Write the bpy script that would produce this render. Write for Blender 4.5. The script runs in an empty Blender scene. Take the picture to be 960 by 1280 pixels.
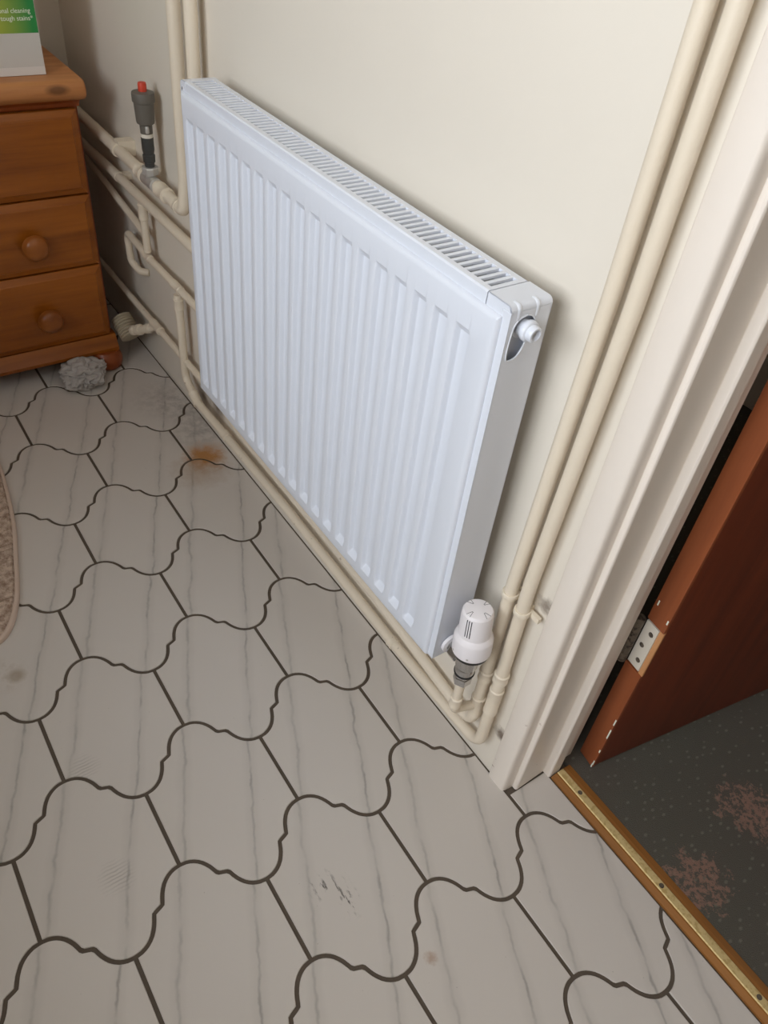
import bpy, bmesh, math, random
from mathutils import Vector, Matrix, noise

random.seed(7)
scene = bpy.context.scene
COL = scene.collection

# ------------------------------------------------------------------ camera
cam_data = bpy.data.cameras.new('camera')
cam = bpy.data.objects.new('camera', cam_data)
COL.objects.link(cam)
cam.location = (0.55075, -0.66169, 1.25382)
cam.rotation_euler = (0.827851, -0.099227, 0.971646)
cam_data.sensor_fit = 'VERTICAL'
cam_data.sensor_height = 24.0
cam_data.lens = 981.28 / 1280.0 * 24.0
cam_data.clip_start = 0.02
scene.camera = cam

# ------------------------------------------------------------------ view, world, daylight
vs = scene.view_settings
vs.view_transform = 'Standard'
vs.look = 'None'
vs.gamma = 1.0
vs.use_curve_mapping = False
vs.exposure = 0.0
try:
    scene.cycles.use_denoising = True
    scene.cycles.max_bounces = 10
    scene.cycles.diffuse_bounces = 6
    scene.cycles.sample_clamp_indirect = 6.0
except Exception:
    pass

world = bpy.data.worlds.new('sky')
scene.world = world
world.use_nodes = True
bg = world.node_tree.nodes['Background']
bg.inputs[0].default_value = (0.72, 0.84, 1.0, 1)
bg.inputs[1].default_value = 1.6

ROOM_X0, ROOM_X1, ROOM_Y0, ROOM_H = -1.78, 1.45, -1.85, 2.40
WIN = (-0.35, 1.20, 1.05, 2.25)     # x0, x1, z0, z1 of the window opening


def area(name, loc, rot, sx, sy, power, color):
    ld = bpy.data.lights.new(name, 'AREA')
    ld.shape = 'RECTANGLE'
    ld.size, ld.size_y = sx, sy
    ld.energy = power
    ld.color = color
    lo = bpy.data.objects.new(name, ld)
    COL.objects.link(lo)
    lo.location = loc
    lo.rotation_euler = rot
    return lo


# daylight arriving through the window (the light sits outside the panes)
area('window_daylight', ((WIN[0] + WIN[1]) / 2, ROOM_Y0 - 0.16, (WIN[2] + WIN[3]) / 2 + 0.02),
     (math.radians(78), 0, 0), WIN[1] - WIN[0], WIN[3] - WIN[2], 53, (0.93, 0.965, 1.0))

# ------------------------------------------------------------------ materials
MATS = {}


class NT:
    """small node-tree helper"""

    def __init__(self, name):
        self.m = bpy.data.materials.new(name)
        self.m.use_nodes = True
        self.t = self.m.node_tree
        self.b = self.t.nodes['Principled BSDF']
        MATS[name] = self.m

    def n(self, typ, **kw):
        nd = self.t.nodes.new(typ)
        for k, v in kw.items():
            setattr(nd, k, v)
        return nd

    def l(self, a, b):
        self.t.links.new(a, b)

    def val(self, sock, v):
        if hasattr(v, 'is_output'):
            self.l(v, sock)
        else:
            sock.default_value = v

    def math(self, op, a, b=None, c=None, clamp=False):
        nd = self.n('ShaderNodeMath', operation=op, use_clamp=clamp)
        self.val(nd.inputs[0], a)
        if b is not None:
            self.val(nd.inputs[1], b)
        if c is not None:
            self.val(nd.inputs[2], c)
        return nd.outputs[0]

    def coord(self, which='Object'):
        return self.n('ShaderNodeTexCoord').outputs[which]

    def pos(self):
        return self.n('ShaderNodeNewGeometry').outputs['Position']

    def noise(self, vec, scale, detail=3.0, rough=0.5, out='Fac'):
        nd = self.n('ShaderNodeTexNoise')
        nd.inputs['Scale'].default_value = scale
        nd.inputs['Detail'].default_value = detail
        nd.inputs['Roughness'].default_value = rough
        if vec is not None:
            self.l(vec, nd.inputs['Vector'])
        return nd.outputs[out]

    def mapping(self, vec, scale=(1, 1, 1), loc=(0, 0, 0), rot=(0, 0, 0)):
        nd = self.n('ShaderNodeMapping')
        nd.inputs['Scale'].default_value = scale
        nd.inputs['Location'].default_value = loc
        nd.inputs['Rotation'].default_value = rot
        self.l(vec, nd.inputs['Vector'])
        return nd.outputs[0]

    def ramp(self, fac, lo, hi):
        nd = self.n('ShaderNodeMapRange')
        nd.clamp = True
        nd.inputs['From Min'].default_value = lo
        nd.inputs['From Max'].default_value = hi
        self.l(fac, nd.inputs['Value'])
        return nd.outputs[0]

    def mix(self, fac, a, b):
        nd = self.n('ShaderNodeMix', data_type='RGBA')
        self.val(nd.inputs[0], fac)
        for s, v in ((nd.inputs[6], a), (nd.inputs[7], b)):
            if hasattr(v, 'is_output'):
                self.l(v, s)
            else:
                s.default_value = (*v, 1)
        return nd.outputs[2]

    def spot(self, pos, x, y, r0, r1, nfac=None, namp=0.0):
        """mask 1 inside r0, 0 outside r1 around the floor point x, y"""
        sep = self.n('ShaderNodeSeparateXYZ')
        self.l(pos, sep.inputs[0])
        dx = self.math('SUBTRACT', sep.outputs[0], x)
        dy = self.math('SUBTRACT', sep.outputs[1], y)
        d = self.math('SQRT', self.math('ADD', self.math('MULTIPLY', dx, dx), self.math('MULTIPLY', dy, dy)))
        if nfac is not None:
            d = self.math('ADD', d, self.math('MULTIPLY', self.math('SUBTRACT', nfac, 0.5), namp))
        return self.ramp(d, r1, r0)

    def bump(self, h, strength=0.2, dist=0.001):
        nd = self.n('ShaderNodeBump')
        nd.inputs['Strength'].default_value = strength
        nd.inputs['Distance'].default_value = dist
        self.l(h, nd.inputs['Height'])
        self.l(nd.outputs[0], self.b.inputs['Normal'])

    def base(self, v):
        s = self.b.inputs['Base Color']
        if hasattr(v, 'is_output'):
            self.l(v, s)
        else:
            s.default_value = (*v, 1)

    def rough(self, v):
        self.val(self.b.inputs['Roughness'], v)

    def done(self, metallic=0.0, spec=None, coat=None):
        self.b.inputs['Metallic'].default_value = metallic
        if spec is not None:
            self.b.inputs['Specular IOR Level'].default_value = spec
        if coat is not None:
            self.b.inputs['Coat Weight'].default_value = coat
            self.b.inputs['Coat Roughness'].default_value = 0.25
        return self.m


def lin(r, g, b):
    f = lambda c: ((c / 255) / 12.92 if c / 255 <= 0.04045 else ((c / 255 + 0.055) / 1.055) ** 2.4)
    return (f(r), f(g), f(b))


def paint(name, col, var=0.05, rough=0.5, bump=0.15, bscale=60.0, chips=None, chip_amt=0.70, chip_top=None):
    t = NT(name)
    p = t.pos()
    n1 = t.noise(p, 5.0, 4.0)
    dark = tuple(c * (1 - var) for c in col)
    lite = tuple(min(1, c * (1 + var)) for c in col)
    c = t.mix(n1, dark, lite)
    if chips:
        n2 = t.noise(p, 95.0, 3.0, 0.6)
        n3 = t.noise(p, 14.0, 2.0)
        k = t.math('MULTIPLY', t.ramp(n2, chip_amt - 0.02, chip_amt + 0.02), t.ramp(n3, 0.48, 0.58))
        if chip_top:
            sz = t.n('ShaderNodeSeparateXYZ')
            t.l(p, sz.inputs[0])
            k = t.math('MULTIPLY', k, t.ramp(sz.outputs[2], chip_top, chip_top * 0.5))
        c = t.mix(k, c, chips)
    t.base(c)
    t.rough(rough)
    t.bump(t.noise(p, bscale, 3.0), bump, 0.002)
    return t.done(spec=0.4)


paint('wall_paint', lin(226, 218, 205), 0.025, 0.62, 0.10, 35)
paint('wall_side_paint', lin(208, 197, 182), 0.03, 0.7, 0.10, 35)  # unseen right wall, tone set for how much light it bounces
t_ = MATS['wall_paint'].node_tree
_b = t_.nodes['Principled BSDF']
_src = _b.inputs['Base Color'].links[0].from_socket
_h = NT.__new__(NT)
_h.m, _h.t, _h.b = MATS['wall_paint'], t_, _b
_p = _h.pos()
_sx = _h.n('ShaderNodeSeparateXYZ')
_h.l(_p, _sx.inputs[0])
_cx = _h.n('ShaderNodeCombineXYZ')
_h.l(_sx.outputs[0], _cx.inputs[0])
_h.l(_sx.outputs[2], _cx.inputs[1])
_nz = _h.noise(_p, 60.0, 4.0, 0.65)
_c = _src
for (_x, _z, _r, _a) in ((0.1340, 0.112, 0.020, 0.85), (0.090, 0.430, 0.018, 0.7), (0.1315, 0.440, 0.020, 0.7), (-1.03, 0.075, 0.05, 0.75), (-0.95, 0.090, 0.05, 0.8)):
    _c = _h.mix(_h.math('MULTIPLY', _h.spot(_cx.outputs[0], _x, _z, 0.004, _r, _nz, 0.03), _a), _c, lin(88, 66, 50))
_h.base(_c)
paint('low_bounce_wall_paint', lin(150, 140, 126), 0.03, 0.7, 0.10, 35)  # unseen window wall, toned darker to cut bounced light
paint('ceiling_paint', lin(238, 236, 230), 0.01, 0.8, 0.05)
paint('pipe_paint', lin(225, 212, 192), 0.05, 0.42, 0.25, 140, chips=lin(120, 100, 78), chip_amt=0.70, chip_top=0.34)
paint('clip_paint', lin(227, 215, 195), 0.06, 0.45, 0.25, 140)
paint('gloss_white', lin(232, 222, 211), 0.025, 0.32, 0.10, 50, chips=lin(150, 125, 105), chip_amt=0.70, chip_top=0.30)
paint('radiator_white', lin(221, 225, 234), 0.004, 0.28, 0.02, 200)
paint('radiator_inner', lin(190, 190, 190), 0.01, 0.5, 0.02, 200)
paint('white_plastic', lin(234, 229, 231), 0.005, 0.35, 0.02, 200)
paint('dark_plastic', lin(34, 33, 33), 0.05, 0.45, 0.05, 200)
paint('vent_grey', lin(104, 99, 91), 0.05, 0.5, 0.10, 150)
paint('vent_black', lin(66, 66, 64), 0.05, 0.4, 0.10, 150)
paint('red_cap', lin(205, 70, 48), 0.05, 0.4, 0.05, 150)
paint('ptfe_white', lin(228, 220, 206), 0.05, 0.6, 0.2, 150)
paint('corrugated_beige', lin(170, 158, 136), 0.10, 0.6, 0.15, 90)
paint('void_shade', lin(22, 20, 19), 0.05, 0.8, 0.05)  # near-black colour painting the shade inside openings
paint('box_card', lin(208, 204, 198), 0.01, 0.45, 0.03)
paint('card_white', lin(224, 219, 214), 0.0, 0.5, 0.0)
paint('box_print_white', lin(235, 240, 225), 0.0, 0.5, 0.0)
paint('window_pvc', lin(240, 240, 240), 0.01, 0.35, 0.02)
paint('cloth_grey', lin(180, 174, 170), 0.08, 0.95, 0.5, 600)
paint('hall_paint', lin(222, 208, 188), 0.03, 0.7, 0.1)
paint('grout', lin(88, 77, 66), 0.14, 0.85, 0.4, 180)


def metal(name, col, rough, var=0.15, scale=60, dirt=None):
    t = NT(name)
    p = t.pos()
    n1 = t.noise(p, scale, 4.0, 0.6)
    c = t.mix(n1, tuple(c * (1 - var) for c in col), col)
    if dirt:
        c = t.mix(t.ramp(t.noise(p, 130, 3, 0.6), 0.50, 0.62), c, dirt)
    t.base(c)
    t.rough(t.math('ADD', t.math('MULTIPLY', n1, 0.2), rough))
    return t.done(metallic=1.0)


metal('chrome', lin(205, 205, 205), 0.12)
metal('nickel_dull', lin(200, 196, 190), 0.40)
paint('steel_plate', lin(214, 206, 192), 0.05, 0.4, 0.05)
metal('hinge_dark', lin(112, 100, 86), 0.50, 0.35, 90, dirt=lin(60, 50, 42))
MATS['hinge_dark'].node_tree.nodes['Principled BSDF'].inputs['Metallic'].default_value = 0.3
metal('brass', lin(222, 198, 142), 0.50, 0.12, 45, dirt=lin(196, 168, 110))
MATS['brass'].node_tree.nodes['Principled BSDF'].inputs['Metallic'].default_value = 0.35


MATS['nickel_dull'].node_tree.nodes['Principled BSDF'].inputs['Metallic'].default_value = 0.5


def wood(name, col_a, col_b, grain_axis, rough=0.35, knots=()):
    t = NT(name)
    p = t.pos()
    sc = [42.0, 42.0, 42.0]
    sc[grain_axis] = 2.6
    w = t.mapping(p, tuple(sc))
    n1 = t.noise(w, 1.0, 5.0, 0.62)
    n2 = t.noise(t.mapping(p, tuple(s * 0.22 for s in sc)), 1.0, 3.0)
    f = t.math('ADD', t.math('MULTIPLY', n1, 0.6), t.math('MULTIPLY', n2, 0.4))
    c = t.mix(t.ramp(f, 0.36, 0.64), col_a, col_b)
    for (kx, ky, kz, r) in knots:
        vm = t.n('ShaderNodeVectorMath', operation='DISTANCE')
        mp = t.mapping(p, (1.0, 0.55, 1.4))
        t.l(mp, vm.inputs[0])
        vm.inputs[1].default_value = (kx, ky * 0.55, kz * 1.4)
        k = t.ramp(vm.outputs['Value'], r, r * 0.45)
        c = t.mix(t.math('MULTIPLY', k, 0.75), c, tuple(v * 0.22 for v in col_a))
    t.base(c)
    t.rough(rough)
    t.bump(n1, 0.06, 0.001)
    return t.done(spec=0.45)


wood('pine_y', lin(124, 64, 12), lin(164, 93, 24), 1, 0.34)
wood('pine_top', lin(162, 98, 50), lin(200, 138, 84), 1, 0.40, knots=((-1.352, -0.152, 0.712, 0.017),))
wood('pine_knob', lin(124, 66, 22), lin(158, 92, 38), 1, 0.28)
wood('pine_red', lin(122, 56, 22), lin(150, 74, 30), 2, 0.34)
wood('door_edge_wood', lin(118, 62, 36), lin(146, 80, 46), 2, 0.42)
wood('door_veneer', lin(92, 40, 22), lin(118, 54, 30), 2, 0.40)
wood('raw_wood', lin(176, 118, 74), lin(200, 146, 98), 2, 0.55)
wood('threshold_wood', lin(128, 82, 36), lin(158, 104, 48), 0, 0.5)

# ---- ceramic tile: off-white with two slanting grey veins, plus stains that lie on the floor
t = NT('tile_ceramic')
p = t.pos()
oc = t.coord('Object')
oi = t.n('ShaderNodeObjectInfo')
sep = t.n('ShaderNodeSeparateXYZ')
t.l(oc, sep.inputs[0])
offs = t.n('ShaderNodeVectorMath', operation='ADD')
t.l(oc, offs.inputs[0])
rnd = t.n('ShaderNodeCombineXYZ')
t.l(t.math('MULTIPLY', oi.outputs['Random'], 9.0), rnd.inputs[0])
t.l(t.math('MULTIPLY', oi.outputs['Random'], 5.0), rnd.inputs[1])
t.l(rnd.outputs[0], offs.inputs[1])
wob = t.noise(offs.outputs[0], 16.0, 4.0, 0.6)
soft = t.noise(offs.outputs[0], 7.0, 2.0)
base = t.mix(t.noise(p, 2.2, 3.0), lin(197, 189, 181), lin(207, 200, 193))
base = t.mix(t.math('MULTIPLY', oi.outputs['Random'], 0.35), base, lin(197, 190, 183))
brk = t.noise(offs.outputs[0], 22.0, 2.0)
for (c0, slope, wd, amt) in ((-0.067, 0.43, 0.0042, 0.30), (0.0525, 0.44, 0.0034, 0.42)):
    s = t.math('ADD', sep.outputs[1], t.math('MULTIPLY', sep.outputs[0], slope))
    s = t.math('SUBTRACT', s, c0)
    s = t.math('ADD', s, t.math('MULTIPLY', t.math('SUBTRACT', wob, 0.5), 0.022))
    a = t.math('ABSOLUTE', s)
    line = t.ramp(a, wd, 0.0006)
    halo = t.ramp(a, 0.016, 0.0)
    amount = t.math('ADD', t.math('MULTIPLY', line, t.math('MULTIPLY', t.ramp(brk, 0.30, 0.62), amt)),
                    t.math('MULTIPLY', halo, 0.13))
    base = t.mix(amount, base, lin(112, 108, 103))
nz = t.noise(p, 45.0, 5.0, 0.65)
nz2 = t.noise(p, 120.0, 4.0, 0.65)
# rust stain by the wall
m = t.math('MULTIPLY', t.spot(p, -0.893, -0.064, 0.016, 0.062, nz, 0.07), 0.9)
base = t.mix(m, base, lin(176, 116, 42))
m = t.math('MULTIPLY', t.spot(p, -0.850, -0.095, 0.005, 0.080, nz, 0.09), 0.5)
base = t.mix(m, base, lin(150, 112, 70))
# grey dirt on the tiles next to the wall
for (dx, dy, r, am) in ((-1.16, -0.05, 0.11, 0.65), (-0.99, -0.03, 0.11, 0.65), (-1.09, -0.02, 0.09, 0.5)):
    m = t.math('MULTIPLY', t.math('MULTIPLY', t.spot(p, dx, dy, 0.0, r, nz, 0.06), t.ramp(nz, 0.40, 0.72)), am)
    base = t.mix(m, base, lin(96, 90, 84))
# brown mark near the mat, scuffs, shoe print marks
m = t.math('MULTIPLY', t.spot(p, -0.467, -0.634, 0.008, 0.019, nz, 0.02), 0.5)
base = t.mix(m, base, lin(130, 106, 72))
m = t.math('MULTIPLY', t.math('MULTIPLY', t.spot(p, -0.478, -0.652, 0.008, 0.05, nz, 0.05), t.ramp(nz, 0.45, 0.6)), 0.35)
base = t.mix(m, base, lin(140, 118, 88))
streak = t.noise(t.mapping(p, (30, 95, 30), rot=(0, 0, 0.45)), 1.0, 4.0, 0.65)
for (dx, dy, r) in ((0.150, -0.352, 0.028), (0.172, -0.340, 0.030), (0.196, -0.330, 0.026)):
    m = t.math('MULTIPLY', t.math('MULTIPLY', t.spot(p, dx, dy, 0.004, r), t.ramp(streak, 0.56, 0.63)), 0.85)
    base = t.mix(m, base, lin(74, 68, 63))
wv = t.n('ShaderNodeTexWave')
wv.inputs['Scale'].default_value = 55.0
wv.inputs['Distortion'].default_value = 3.0
t.l(p, wv.inputs['Vector'])
for (dx, dy, r) in ((-0.028, -0.612, 0.032), (-0.227, -0.593, 0.028)):
    m = t.math('MULTIPLY', t.math('MULTIPLY', t.spot(p, dx, dy, 0.006, r, nz, 0.02), t.ramp(wv.outputs['Fac'], 0.5, 0.8)), 0.30)
    base = t.mix(m, base, lin(110, 102, 95))
m = t.math('MULTIPLY', t.spot(p, 0.324, -0.271, 0.003, 0.012, nz2, 0.016), 0.55)
base = t.mix(m, base, lin(150, 108, 72))
speck = t.noise(p, 260.0, 1.0)
m = t.math('MULTIPLY', t.ramp(speck, 0.80, 0.83), 0.6)
base = t.mix(m, base, lin(95, 86, 78))
t.base(base)
t.rough(t.math('ADD', t.math('MULTIPLY', t.noise(p, 25.0, 3.0), 0.18), 0.30))
t.bump(t.noise(p, 9.0, 2.0), 0.08, 0.002)
t.done(spec=0.4)

# ---- dark patterned carpet of the hall
t = NT('hall_carpet')
p = t.pos()
c = t.mix(t.noise(p, 4.5, 2.0), lin(92, 92, 82), lin(92, 82, 76))
vor = t.n('ShaderNodeTexVoronoi')
vor.inputs['Scale'].default_value = 60.0
vor.inputs['Randomness'].default_value = 0.45
t.l(t.mapping(p, (1.35, 0.85, 0), rot=(0, 0, 0.6)), vor.inputs['Vector'])
dots = t.ramp(vor.outputs['Distance'], 0.25, 0.12)
c = t.mix(t.math('MULTIPLY', dots, 0.32), c, lin(150, 145, 128))
tuft = t.noise(p, 40.0, 4.0, 0.7)
tuft2 = t.noise(p, 150.0, 3.0, 0.6)
for (dx, dy, r) in ((0.437, 0.350, 0.058), (0.468, 0.172, 0.050), (0.66, 0.49, 0.06), (0.70, 0.27, 0.06), (0.92, 0.40, 0.06)):
    m = t.math('MULTIPLY', t.ramp(t.spot(p, dx, dy, 0.0, r, tuft, 0.16), 0.10, 0.22), t.ramp(tuft2, 0.42, 0.54))
    c = t.mix(t.math('MULTIPLY', m, 0.8), c, lin(150, 116, 102))
t.base(c)
t.rough(0.95)
t.bump(t.noise(p, 700.0, 2.0), 0.8, 0.003)
t.done(spec=0.1)

# ---- bath mat
t = NT('mat_pile')
p = t.pos()
c = t.mix(t.ramp(t.noise(p, 70.0, 4.0, 0.7), 0.35, 0.62), lin(150, 124, 106), lin(214, 192, 174))
crease_shade = t.noise(t.mapping(p, (70, 8, 8)), 1.0, 3.0, 0.6)  # shade in the pile's creases, coloured in as dark streaks
c = t.mix(t.math('MULTIPLY', t.ramp(crease_shade, 0.58, 0.66), 0.6), c, lin(120, 96, 80))
t.base(c)
t.rough(0.95)
t.bump(t.noise(p, 240.0, 4.0, 0.7), 0.9, 0.004)
t.done(spec=0.1)
paint('mat_edge', lin(206, 184, 168), 0.05, 0.9, 0.5, 300)

# ---- printed green field on the carton
t = NT('carton_print')
oc = t.coord('Object')
sep = t.n('ShaderNodeSeparateXYZ')
t.l(oc, sep.inputs[0])
u = t.ramp(sep.outputs[1], -0.150, -0.012)      # 0 towards the carton's middle, 1 at its right edge
w = t.ramp(sep.outputs[2], 0.09, 0.24)
c = t.mix(u, lin(226, 206, 60), lin(44, 142, 70))
c = t.mix(t.math('MULTIPLY', w, 0.4), c, lin(30, 120, 78))
t.base(c)
t.rough(0.4)
t.done()

# ---- window glass: thin pane
t = NT('pane_glass')
t.t.nodes.remove(t.b)
out = [n for n in t.t.nodes if n.type == 'OUTPUT_MATERIAL'][0]
tr = t.n('ShaderNodeBsdfTransparent')
gl = t.n('ShaderNodeBsdfGlossy')
gl.inputs['Roughness'].default_value = 0.02
fr = t.n('ShaderNodeFresnel')
fr.inputs[0].default_value = 1.3
mx = t.n('ShaderNodeMixShader')
t.l(fr.outputs[0], mx.inputs[0])
t.l(tr.outputs[0], mx.inputs[1])
t.l(gl.outputs[0], mx.inputs[2])
t.l(mx.outputs[0], out.inputs[0])

# ------------------------------------------------------------------ mesh helpers


class MB:
    def __init__(self):
        self.v, self.f = [], []

    def add(self, vs, fs):
        o = len(self.v)
        self.v += [tuple(v) for v in vs]
        self.f += [tuple(i + o for i in f) for f in fs]
        return self

    def box(self, x0, x1, y0, y1, z0, z1):
        vs = [(x, y, z) for z in (z0, z1) for y in (y0, y1) for x in (x0, x1)]
        return self.add(vs, [(0, 2, 3, 1), (4, 5, 7, 6), (0, 1, 5, 4), (2, 6, 7, 3), (0, 4, 6, 2), (1, 3, 7, 5)])

    def prism(self, poly, axis, a, b):
        """extrude a 2-D polygon (list of pairs) along an axis from a to b"""
        def mk(p, t_):
            q = list(p)
            q.insert(axis, t_)
            return tuple(q)
        n = len(poly)
        vs = [mk(p_, a) for p_ in poly] + [mk(p_, b) for p_ in poly]
        fs = [tuple(range(n))[::-1], tuple(range(n, 2 * n))]
        fs += [(i, (i + 1) % n, n + (i + 1) % n, n + i) for i in range(n)]
        return self.add(vs, fs)

    def lathe(self, prof, origin=(0, 0, 0), axis=(0, 0, 1), n=24, ribs=0, rib_amp=0.0):
        """prof: list of (radius, height) turned about an axis through origin"""
        ax = Vector(axis).normalized()
        up = Vector((0, 0, 1)) if abs(ax.z) < 0.9 else Vector((1, 0, 0))
        e1 = ax.cross(up).normalized()
        e2 = ax.cross(e1).normalized()
        o = Vector(origin)
        vs, fs = [], []
        for (r, h) in prof:
            for i in range(n):
                a = 2 * math.pi * i / n
                rr = r * (1 + (rib_amp if ribs and (i * ribs // n) % 2 else 0))
                vs.append(o + ax * h + e1 * (rr * math.cos(a)) + e2 * (rr * math.sin(a)))
        for k in range(len(prof) - 1):
            for i in range(n):
                j = (i + 1) % n
                fs.append((k * n + i, k * n + j, (k + 1) * n + j, (k + 1) * n + i))
        fs.append(tuple(range(n))[::-1])
        m = (len(prof) - 1) * n
        fs.append(tuple(range(m, m + n)))
        return self.add(vs, fs)

    def tube(self, pts, r, bend=0.03, n=16, seg=8):
        """tube along a polyline with rounded corners"""
        P = [Vector(q) for q in pts]
        path = [P[0]]
        for i in range(1, len(P) - 1):
            a, b, c = P[i - 1], P[i], P[i + 1]
            d1, d2 = (a - b), (c - b)
            ang = d1.angle(d2)
            if math.pi - ang < 0.08:
                path.append(b)
                continue
            cut = min(bend / math.tan(ang / 2), d1.length * 0.48, d2.length * 0.48)
            p1, p2 = b + d1.normalized() * cut, b + d2.normalized() * cut
            for k in range(seg + 1):
                s = k / seg
                path.append(p1 * (1 - s) ** 2 + b * 2 * s * (1 - s) + p2 * s * s)
        path.append(P[-1])
        vs, fs = [], []
        tan0 = (path[1] - path[0]).normalized()
        up = Vector((0, 0, 1)) if abs(tan0.z) < 0.9 else Vector((1, 0, 0))
        e1 = tan0.cross(up).normalized()
        for i, q in enumerate(path):
            tn = (path[min(i + 1, len(path) - 1)] - path[max(i - 1, 0)]).normalized()
            e1 = (e1 - tn * e1.dot(tn)).normalized()
            e2 = tn.cross(e1)
            for k in range(n):
                a = 2 * math.pi * k / n
                vs.append(q + e1 * (r * math.cos(a)) + e2 * (r * math.sin(a)))
        for i in range(len(path) - 1):
            for k in range(n):
                j = (k + 1) % n
                fs.append((i * n + k, i * n + j, (i + 1) * n + j, (i + 1) * n + k))
        fs.append(tuple(range(n))[::-1])
        m = (len(path) - 1) * n
        fs.append(tuple(range(m, m + n)))
        return self.add(vs, fs)

    def mesh(self, name):
        me = bpy.data.meshes.new(name)
        me.from_pydata(self.v, [], self.f)
        bm = bmesh.new()
        bm.from_mesh(me)
        bmesh.ops.recalc_face_normals(bm, faces=bm.faces)
        bm.to_mesh(me)
        bm.free()
        return me

    def build(self, name, mat, parent=None, smooth=False, bevel=0.0, segs=2, origin=None):
        if origin is not None:
            o = Vector(origin)
            self.v = [tuple(Vector(v) - o) for v in self.v]
        me = self.mesh(name)
        ob = bpy.data.objects.new(name, me)
        COL.objects.link(ob)
        me.materials.append(MATS[mat])
        if origin is not None:
            ob.location = origin
        if bevel:
            md = ob.modifiers.new('bevel', 'BEVEL')
            md.width = bevel
            md.segments = segs
            md.limit_method = 'ANGLE'
            md.angle_limit = math.radians(35)
        if smooth:
            shade(me)
        if parent is not None:
            put(ob, parent)
        return ob


def shade(me, angle=40):
    for pl in me.polygons:
        pl.use_smooth = True
    try:
        me.set_sharp_from_angle(angle=math.radians(angle))
    except Exception:
        pass


def world_loc(o):
    v = Vector(o.location)
    q = o.parent
    while q is not None:
        v += Vector(q.location)
        q = q.parent
    return v


def put(ob, parent):
    """parent without moving (parents carry no rotation)"""
    ob.parent = parent
    ob.location = Vector(ob.location) - world_loc(parent)


def tag(o, label=None, cat=None, group=None, kind=None):
    if label:
        o['label'] = label
    if cat:
        o['category'] = cat
    if group:
        o['group'] = group
    if kind:
        o['kind'] = kind
    return o


def thing(name, loc, label, cat, group=None):
    o = bpy.data.objects.new(name, None)
    o.empty_display_size = 0.05
    COL.objects.link(o)
    o.location = loc
    return tag(o, label, cat, group)


def struct(o, label, cat):
    return tag(o, label, cat, kind='structure')


# ------------------------------------------------------------------ room shell
DOOR_X0, DOOR_X1, WALL_T = 0.180, 0.985, 0.105
m = MB()
m.box(ROOM_X0 - 0.1, DOOR_X0 - 0.012, 0, WALL_T, -0.03, ROOM_H)
m.box(DOOR_X1 + 0.012, ROOM_X1 + 0.1, 0, WALL_T, -0.03, ROOM_H)
m.box(DOOR_X0 - 0.012, DOOR_X1 + 0.012, 0, WALL_T, 2.035, ROOM_H)
struct(m.build('wall_back', 'wall_paint'), 'cream painted wall behind the radiator and pipes', 'wall')
struct(MB().box(ROOM_X0 - 0.1, ROOM_X0, ROOM_Y0 - 0.1, 0, -0.03, ROOM_H).build('wall_left', 'wall_paint'),
       'cream wall in the corner behind the chest of drawers', 'wall')
struct(MB().box(ROOM_X1, ROOM_X1 + 0.1, ROOM_Y0 - 0.1, 0, -0.03, ROOM_H).build('wall_right', 'wall_side_paint'),
       'cream wall right of the doorway', 'wall')
m = MB()
m.box(ROOM_X0, WIN[0], ROOM_Y0 - 0.1, ROOM_Y0, -0.03, ROOM_H)
m.box(WIN[1], ROOM_X1, ROOM_Y0 - 0.1, ROOM_Y0, -0.03, ROOM_H)
m.box(WIN[0], WIN[1], ROOM_Y0 - 0.1, ROOM_Y0, -0.03, WIN[2])
m.box(WIN[0], WIN[1], ROOM_Y0 - 0.1, ROOM_Y0, WIN[3], ROOM_H)
struct(m.build('wall_front', 'low_bounce_wall_paint'), 'wall with the window opposite the radiator, darkened to cut bounced light', 'wall')
struct(MB().box(ROOM_X0 - 0.1, ROOM_X1 + 0.1, ROOM_Y0 - 0.1, WALL_T, ROOM_H, ROOM_H + 0.08).build('ceiling', 'ceiling_paint'),
       'plain white ceiling above the room', 'ceiling')

# window opposite
wroot = thing('window_1', ((WIN[0] + WIN[1]) / 2, ROOM_Y0 - 0.05, WIN[2]), 'white framed window letting in the daylight', 'window')
wroot['kind'] = 'structure'
fw = 0.06
m = MB()
m.box(WIN[0], WIN[0] + fw, ROOM_Y0 - 0.08, ROOM_Y0 - 0.02, WIN[2], WIN[3])
m.box(WIN[1] - fw, WIN[1], ROOM_Y0 - 0.08, ROOM_Y0 - 0.02, WIN[2], WIN[3])
m.box(WIN[0] + fw, WIN[1] - fw, ROOM_Y0 - 0.08, ROOM_Y0 - 0.02, WIN[2], WIN[2] + fw)
m.box(WIN[0] + fw, WIN[1] - fw, ROOM_Y0 - 0.08, ROOM_Y0 - 0.02, WIN[3] - fw, WIN[3])
xm = (WIN[0] + WIN[1]) / 2
m.box(xm - 0.03, xm + 0.03, ROOM_Y0 - 0.08, ROOM_Y0 - 0.02, WIN[2] + fw, WIN[3] - fw)
m.build('window_frame', 'window_pvc', wroot)
for (a, b) in ((WIN[0] + fw, xm - 0.03), (xm + 0.03, WIN[1] - fw)):
    MB().box(a, b, ROOM_Y0 - 0.054, ROOM_Y0 - 0.050, WIN[2] + fw, WIN[3] - fw).build('pane', 'pane_glass', wroot)
MB().box(WIN[0] - 0.04, WIN[1] + 0.04, ROOM_Y0 - 0.02, ROOM_Y0 + 0.10, WIN[2] - 0.03, WIN[2]).build('window_sill', 'window_pvc', wroot)

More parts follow.
